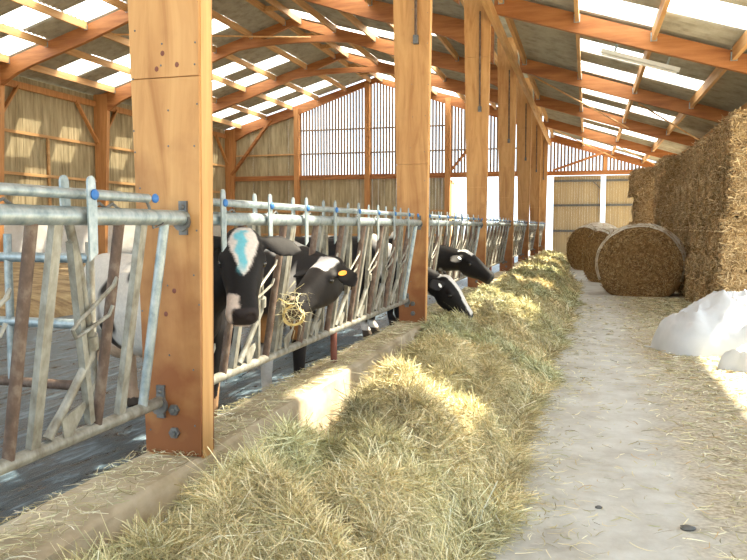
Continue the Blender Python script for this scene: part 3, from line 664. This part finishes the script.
# hay wisp and twine at the second cow's mouth
n = 60; c0 = np.array((-1.96, 4.76, 1.08)); P = c0+rng.normal(0, (.05, .05, .05), (n, 3)); Dd = rng.normal(0, 1, (n, 3))+np.array((0, 0, -.8)); Dd /= np.linalg.norm(Dd, axis=1)[:, None]
Nn = np.cross(Dd, rng.normal(0, 1, (n, 3))); Nn /= np.linalg.norm(Nn, axis=1)[:, None]
o = inst('hay_wisp', strands_mesh('hay_wisp', P, Dd, Nn, rng.uniform(.1, .22, n), .005, tint(n, HAYPAL[:1]+HAYPAL[4:5]), .3)); tag(o, 'wisp of hay in the mouth of the cow with orange ear tag', 'hay', kind='stuff')
m = MB(); cc = Vector((-1.94, 4.74, 1.03))
for i in range(3):
    r = .065+.006*i; m.tube([cc+rv*math.cos(t)*r+Vector((0, 0, math.sin(t)*r*.9))-yv*(.02*math.sin(3*t+i)) for t in np.linspace(.3*i, 2*PI+.3*i, 20)], .005, 5)
m.tube([cc+Vector((0, 0, .06)), cc+rv*-.1+Vector((0, 0, .12)), cc+rv*-.16+Vector((0, 0, .05)), cc+rv*-.15-Vector((0, 0, .1))], .005, 5)
o = m.build('twine_loop', 'twine', smooth=True); tag(o, 'loop of pale yellow twine tied to the bars under the chewing cow', 'twine')
# ------------------------------------------------------------------ feed hay along the kerb
def hay_edge(y): return np.interp(y, [0, 3, 5, 12, 18, 22, 27, 40], [-.62, -.62, -.50, -.40, -.25, -.35, -.8, -.8])+.42*(fbm(y*1.25, 4.2, o=4)-.45)
_nb = 190; _rb = np.random.default_rng(11); _by = .4+_rb.random(_nb)**1.15*15; _bt = _rb.random(_nb); _bx = XP+.1+(-.42-XP)*_bt
_br = _rb.uniform(.10, .26, _nb)*(1+_by*.03); _bh = _br*_rb.uniform(.35, .75, _nb)
def tufts(x, y):
    x, y = np.asarray(x, float), np.asarray(y, float); h = np.zeros(x.shape)
    for X_, Y_, r_, h_ in zip(_bx, _by, _br, _bh):
        q = ((x-X_)**2+(y-Y_)**2)/r_**2; h = np.maximum(h, h_*np.clip(1-q, 0, 1)**.7)
    return h
def hay_h(x, y):
    xe = hay_edge(y); t = np.clip((x-(XP+.02))/(xe-XP), 0, 1)
    Hh = .34+.26*(vnoise(y*.55, 1.7)-.45); prof = np.interp(t, [0, .15, .35, .6, .8, .93, 1], [1, 1, 1, .92, .62, .30, 0])
    hk_ = np.interp(y, [0, 2.6, 3.5, 4.1, 5.6, 6.6, 7.6, 9, 40], [.36, .35, .29, .10, .08, .20, .38, .47, .50])   # hay level against the kerb
    q = np.clip(t/.42, 0, 1); q = q*q*(3-2*q); h = (hk_*(1-q)+Hh*q)*prof
    cl = fbm(x*2.1, y*2.1, 2.2, 3)-.42; f = np.clip(t*3+.35, 0, 1)*np.clip((1-t)*4, 0, 1)
    rd = 1-np.abs(2*fbm(x*1.5+9, y*1.5, 4.4, 2)/.75-1); h = h+f*(.42*cl+.17*(vnoise(x*5.5, y*5.5, 7)-.5)+.16*(rd-.75))+.85*tufts(x, y)*np.clip((1-t)*6, 0, 1)*np.clip(t*4-.1, 0, 1)-.045
    return np.where(t >= 1, -.02, np.maximum(h, .01))
ys = np.concatenate([np.arange(.5, 12, .06), np.arange(12, YEND-.4, .15)]); ts = np.linspace(0, 1, 36)
YY, TT = np.meshgrid(ys, ts, indexing='ij'); XX = (XP+.035)+(hay_edge(YY)-XP-.035)*TT; ZZ = hay_h(XX, YY)-.025
ZZ[:, -1] = -.01; mb = MB(); nx = len(ts)
mb.add(np.stack([XX, YY, ZZ], -1).reshape(-1, 3), [(j*nx+i, j*nx+i+1, (j+1)*nx+i+1, (j+1)*nx+i) for j in range(len(ys)-1) for i in range(nx-1)])
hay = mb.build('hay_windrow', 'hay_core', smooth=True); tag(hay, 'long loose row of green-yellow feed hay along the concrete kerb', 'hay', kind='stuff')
def hay_strands(n, y0, y1, wid, ln, name):
    u = rng.random(n); y = y0+(y1-y0)*u; t = rng.random(n)**.9; x = (XP+.04)+(hay_edge(y)+.05-XP)*t
    z = hay_h(x, y); e = .03; gx = (hay_h(x+e, y)-z)/e; gy = (hay_h(x, y+e)-z)/e
    gx, gy = np.clip(gx, -1.5, 1.5), np.clip(gy, -1.5, 1.5)
    N_ = np.stack([-gx, -gy, np.ones(n)], 1); N_ /= np.linalg.norm(N_, axis=1)[:, None]
    th = 2*PI*2.2*fbm(x*1.3, y*1.3, 5.5, 3)+rng.normal(0, 1.3, n)
    Dd = np.stack([np.cos(th), np.sin(th), rng.normal(.0, .16, n)+gx*np.cos(th)+gy*np.sin(th)], 1); Dd /= np.linalg.norm(Dd, axis=1)[:, None]
    L = rng.uniform(.5, 1.2, n)*ln; P = np.stack([x, y, np.maximum(z, .004)+rng.uniform(-.02, .03, n)], 1)
    P[:, 2] = np.maximum(P[:, 2], np.abs(Dd[:, 2])*L*.35)
    P[:, 0] = np.maximum(P[:, 0], XP+.05+np.abs(Dd[:, 0])*L*.35)
    c = tint(n, HAYPAL)*(.62+.75*fbm(x*2.6, y*2.6, 3.1, 2)/.75)[:, None]; grn = fbm(x*1.1, y*1.1, 9.9, 2)[:, None]
    c = c*(np.array((1.07, 1.0, .90))+(np.array((.94, 1.0, .90))-np.array((1.07, 1.0, .90)))*np.clip((grn-.3)/.25, 0, 1))
    return inst(name, strands_mesh(name, P, Dd, N_, L, wid*rng.uniform(.6, 1.4, n), c, .24), hay)
for a in ((80000, .6, 3.6, .0036, .32), (85000, 3.6, 7, .0046, .32), (52000, 7, 12, .0075, .28), (26000, 12, 20, .013, .3), (16000, 20, YEND-.5, .022, .35)):
    o = hay_strands(*a, 'hay_strands'); o['kind'] = 'stuff'
# loose straw on the aisle floor and kerb
def floor_straw(n, xf, y0, y1, zf, ln, wid, name, label, pal=HAYPAL, parent=None):
    y = y0+(y1-y0)*rng.random(n)**1.3; x = xf(y, n); z = np.full(n, zf)+rng.uniform(.002, .02, n); th = rng.uniform(0, 2*PI, n)
    Dd = np.stack([np.cos(th), np.sin(th), rng.normal(0, .08, n)], 1); Dd /= np.linalg.norm(Dd, axis=1)[:, None]; N_ = np.tile((0, 0, 1.), (n, 1))
    L = rng.uniform(.4, 1.3, n)*ln; P = np.stack([x, y, z+np.abs(Dd[:, 2])*L*.5], 1)
    w = wid*(.7+.12*y)
    o = inst(name, strands_mesh(name, P, Dd, N_, L, w, tint(n, pal), .10)); return tag(o, label, 'straw', kind='stuff')
floor_straw(24000, lambda y, n: np.clip(2.4-np.abs(rng.normal(0, .78, n)), -.4, 2.4), 2.2, 18, 0, .13, .0048, 'floor_straw', 'loose straw strewn over the aisle floor on the bale side', BALEPAL[2:3]+HAYPAL)
floor_straw(2600, lambda y, n: hay_edge(y)+np.abs(rng.normal(0, .32, n)), 2.2, 16, 0, .10, .004, 'hay_crumbs', 'thin scattered hay stalks on the aisle beside the hay row', HAYPAL)
floor_straw(5000, lambda y, n: rng.uniform(XP-.34, XP-.02, n), 1.5, 14, ZK+.005, .10, .0035, 'kerb_straw', 'straw litter lying on top of the concrete kerb', HAYPAL)
# ------------------------------------------------------------------ big square bales
BX, BY, BZ = 2.0, 1.20, .90
def bale_mesh(seed):
    n1, n2, n3 = 10, 8, 7; bm = bmesh.new(); bmesh.ops.create_cube(bm, size=1)
    bmesh.ops.subdivide_edges(bm, edges=bm.edges, cuts=11, use_grid_fill=True)
    co = np.array([v.co for v in bm.verts])*2   # -1..1
    q = np.sign(co)*np.abs(co)
    k = 6; r = (np.abs(co)**k).sum(1)**(1/k); p = co/r[:, None]*1.0
    p = p*np.array((BX/2, BY/2, BZ/2))
    bu = (fbm(p[:, 0]*2.3+seed*5, p[:, 1]*2.3, p[:, 2]*2.3+seed, 3)-.44)*.26; bu -= .05*np.exp(-((np.abs(p[:, 1])-.3)/.05)**2)*0
    nrm = p/np.array((BX/2, BY/2, BZ/2)); nrm = nrm**5; nrm /= np.linalg.norm(nrm, axis=1)[:, None]+1e-6
    p = p+nrm*bu[:, None]
    p[:, 2] = np.clip(p[:, 2], -BZ/2, BZ/2)
    for v, c in zip(bm.verts, p): v.co = c
    me = bpy.data.meshes.new('bale_body'); bm.to_mesh(me); bm.free(); me.materials.append(MAT['bale']); me.polygons.foreach_set('use_smooth', [True]*len(me.polygons)); return me
def bale_fuzz(seed, n=5200, top=True):
    f = rng.integers(0, 4 if top else 3, n); a, b = rng.uniform(-1, 1, n), rng.uniform(-1, 1, n); P = np.zeros((n, 3)); N_ = np.zeros((n, 3))
    for i, (ax, sg) in enumerate(((0, -1), (1, -1), (1, -1), (2, 1))):
        m_ = f == i; ot = [j for j in range(3) if j != ax]; P[m_, ax] = sg; N_[m_, ax] = sg; P[m_, ot[0]] = a[m_]; P[m_, ot[1]] = b[m_]
    P = P*np.array((BX/2, BY/2, BZ/2))*.99
    bu = (fbm(P[:, 0]*2.3+seed*5, P[:, 1]*2.3, P[:, 2]*2.3+seed, 3)-.44)*.26; P += N_*(bu+.005)[:, None]
    Dd = rng.normal(0, 1, (n, 3))*np.array((1, 1, .6)); Dd -= N_*(Dd*N_).sum(1)[:, None]*.75; Dd /= np.linalg.norm(Dd, axis=1)[:, None]
    return strands_mesh('loose_straw', P, Dd, N_, rng.uniform(.06, .20, n), rng.uniform(.008, .016, n), tint(n, BALEPAL, .2), .15)
BM = [bale_mesh(i) for i in range(4)]; BF = [bale_fuzz(i) for i in range(4)]; BFS = [bale_fuzz(i, 4200, False) for i in range(4)]
twm = MB()
for y in (-.4, 0, .4): twm.tube([(-BX/2+.02, y, -BZ/2+.05), (-BX/2-.035, y, 0), (-BX/2+.02, y, BZ/2-.05)], .008, 4)
twm = twm.mesh('baling_twine', 'twine')
ROWN = ['bottom', 'second', 'third', 'top']; CN = ['first', 'second', 'third', 'fourth', 'fifth', 'sixth', 'seventh']
def square_bale(x, y, z, i, lab):
    r = empty('square_bale', (x+BX/2+random.uniform(-.09, .09), y+BY/2, z+BZ/2-.0), random.uniform(-.02, .02))
    inst('bale_body', BM[i % 4], r); s_ = inst('loose_straw', (BF if 'top layer' in lab else BFS)[i % 4], r); s_['kind'] = 'stuff'; 
    tag(r, lab, 'bale', 'large square straw bales stacked on the right')
i = 0
for c in range(6):
    for r in range(4):
        square_bale(2.27+.02*r+(.10 if r == 3 else 0)-(.05 if r == 0 else 0), 13.9+c*1.33, r*.905, i, f'large square straw bale, {ROWN[r]} layer, {CN[c]} column of the near stack'); i += 1
for c in range(2):
    for r in range(4): square_bale(1.95, 22.3+c*1.3, r*.905, i, f'square straw bale, {ROWN[r]} layer, {CN[c]} column of the middle stack'); i += 1
for c in range(2):
    for r in range(4 if c else 3+1): square_bale(1.55, 26.2+c*1.3, r*.89, i, f'square straw bale, {ROWN[r]} layer, {CN[c]} column of the far stack'); i += 1
# ------------------------------------------------------------------ round bales
def round_bale(loc, rz, rx, rz_h, ln, lab, seed, fz=9000):
    root = empty('round_bale', (*loc, 0), rz); n = 48
    prof = [(-ln/2-.05, .02), (-ln/2-.06, .45), (-ln/2-.045, .80), (-ln/2-.005, .93), (-ln/2+.07, .985), (-ln/2+.2, 1), (0, 1.0), (ln/2-.2, 1), (ln/2-.07, .985), (ln/2, .93), (ln/2+.04, .8), (ln/2+.05, .02)]
    def P(y, f, t, extra=0):
        x = math.cos(t)*rx*f; z = math.sin(t)*rz_h*f
        nn = 1+.10*(float(fbm(math.cos(t)*1.6+seed*4.1, math.sin(t)*1.6, y*1.5, 3))-.44)
        x *= nn; z *= nn; z = max(z, -rz_h*.82)
        if z < -rz_h*.6: x *= 1+.35*(-z/rz_h-.6)
        return (x*(1+extra), y+.05*(float(fbm(x*3, z*3, seed, 2))-.4)*(f < .9), z*(1+extra)+rz_h*.82)
    MB().loft([[P(y, f, 2*PI*k/n) for k in range(n)] for y, f in prof]).build('bale_body', 'round_bale', root, True)
    # net wrap: shell over the curved side, from floor contact to floor contact
    ts = np.linspace(-.45, PI+.45, 44); ysn = np.linspace(-ln/2-.02, ln/2-.03, 9); V = []; Fc = []
    for y in ysn:
        f = np.interp(abs(y), [0, ln/2-.2, ln/2-.07, ln/2, ln/2+.03], [1, 1, .985, .95, .90])
        for t in ts: V.append(P(y, f, t, .022))
    m_ = len(ts)
    for j in range(8):
        for k in range(m_-1): Fc.append((j*m_+k, j*m_+k+1, (j+1)*m_+k+1, (j+1)*m_+k))
    MB().add(V, Fc).build('net_wrap', 'net', root, True)
    nf = fz; q = rng.random(nf) < .62; t = rng.uniform(0, 2*PI, nf); rad = np.sqrt(rng.random(nf))*.88; yy = np.where(q, -ln/2-.055, rng.uniform(-ln/2, ln/2, nf)); rad = np.where(q, rad, 1.01)
    xx, zz = np.cos(t)*rx*rad, np.maximum(np.sin(t)*rz_h*rad, -rz_h*.81)+rz_h*.82
    Pp = np.stack([xx, yy, zz], 1); N_ = np.where(q[:, None], np.array((0, -1., 0)), np.stack([np.cos(t), 0*t, np.sin(t)], 1))
    tang = np.stack([-np.sin(t), 0*t, np.cos(t)], 1); Dd = tang+rng.normal(0, .6, (nf, 3)); Dd -= N_*(Dd*N_).sum(1)[:, None]*.8; Dd /= np.linalg.norm(Dd, axis=1)[:, None]
    keep = q | (rng.random(nf) < .18)
    Pp, N_, Dd = Pp[keep], N_[keep], Dd[keep]; k_ = len(Pp)
    o = inst('loose_hay', strands_mesh('loose_hay', Pp, Dd, N_, rng.uniform(.06, .22, k_), rng.uniform(.008, .018, k_), tint(k_, [(.30, .17, .06), (.22, .12, .05), (.42, .27, .12), (.15, .08, .03), (.5, .36, .18)], .2), .12), root); o['kind'] = 'stuff'
    tag(root, lab, 'bale', 'round hay bales at the end of the aisle'); return root
round_bale((1.28, 19.0), -.12, 1.02, .93, 1.25, 'large dark round hay bale with flattened base, nearest the camera', 1, 14000)
round_bale((.85, 23.0), -.95, .88, .86, 1.2, 'round hay bale turned sideways just behind the nearest round bale', 2, 6000)
round_bale((.32, 29.2), -.75, .95, .92, 1.2, 'third round hay bale leaning at the left of the row', 3, 6000)
round_bale((.45, 32.0), -.35, 1.0, .98, 1.2, 'farthest round hay bale with pale top near the sliding door', 4, 4000)
# ------------------------------------------------------------------ white sack on the floor
def sack(loc, rx, ry, hz, seed, rz, nm, lab, res=90):
    V = []; Fc = []; nr, na = res//2, res
    for i in range(nr+1):
        r = i/nr
        for k in range(na):
            a = 2*PI*k/na; out = 1+.22*(float(vnoise(math.cos(a)*1.7+seed, math.sin(a)*1.7+seed*2))-.5)+.10*math.cos(3*a+seed)
            V.append((math.cos(a)*rx*r*out, math.sin(a)*ry*r*out, r))
    V = np.array(V); r = V[:, 2]; x, y = V[:, 0], V[:, 1]
    h = hz*np.clip(1-r**2.6, 0, 1)**.62
    lump = fbm(x*2.1+seed, y*2.1, seed, 2); h *= (.55+.95*lump)
    rid = np.abs(fbm(x*2.4+3+seed, y*2.0+x*1.2, seed*1.3, 2)-.40); fold = np.exp(-rid*18); h += (.11*fold-.03)*np.clip(h/.15, 0, 1)
    rid = np.abs(fbm(x*9+3+seed, y*8.0-x*2, seed*2.3, 2)-.40); h += .035*np.exp(-rid*16)*np.clip(h/.15, 0, 1)
    V[:, 2] = np.where(r >= .999, .004, np.maximum(h, .006))
    for i in range(nr):
        for k in range(na): k2 = (k+1) % na; Fc.append((i*na+k, i*na+k2, (i+1)*na+k2, (i+1)*na+k))
    root = empty(nm, (*loc, 0), rz); MB().add(V, Fc).build('sack_cloth', 'sack', root, True); tag(root, lab, 'sack'); return root
s1 = sack((1.80, 10.7), .92, .72, .74, 2.2, .15, 'plastic_sack', 'crumpled white woven sack lying on the aisle in sunlight')
MB().tube([(-.78, -.1, .05), (-.86, -.06, .02), (-.95, .05, .012), (-1.0, .12, .012)], .012, 6).build('tie_cord', 'sack', s1)
s2 = sack((1.95, 9.3), .46, .30, .32, 5.1, .5, 'plastic_sack', 'small crumpled white sack in front of the large sack', 60)

for (x, y, r, lab) in ((.56, 4.24, .028, 'larger dark dung clod on the bare aisle concrete'), (.10, 4.43, .016, 'smaller dark dung clod on the aisle nearer the hay')):
    me_ = MB().ball((0, 0, r*.35), (r*1.5, r, r*.6), 10, 7).mesh('dung_clod', 'dark_steel', True)
    for v in me_.vertices: v.co *= 1+.35*(float(vnoise(v.co.x*60, v.co.y*60, v.co.z*60))-.5)
    tag(inst('dung_clod', me_, None, (x, y, 0)), lab, 'clod', 'dung clods on the aisle')
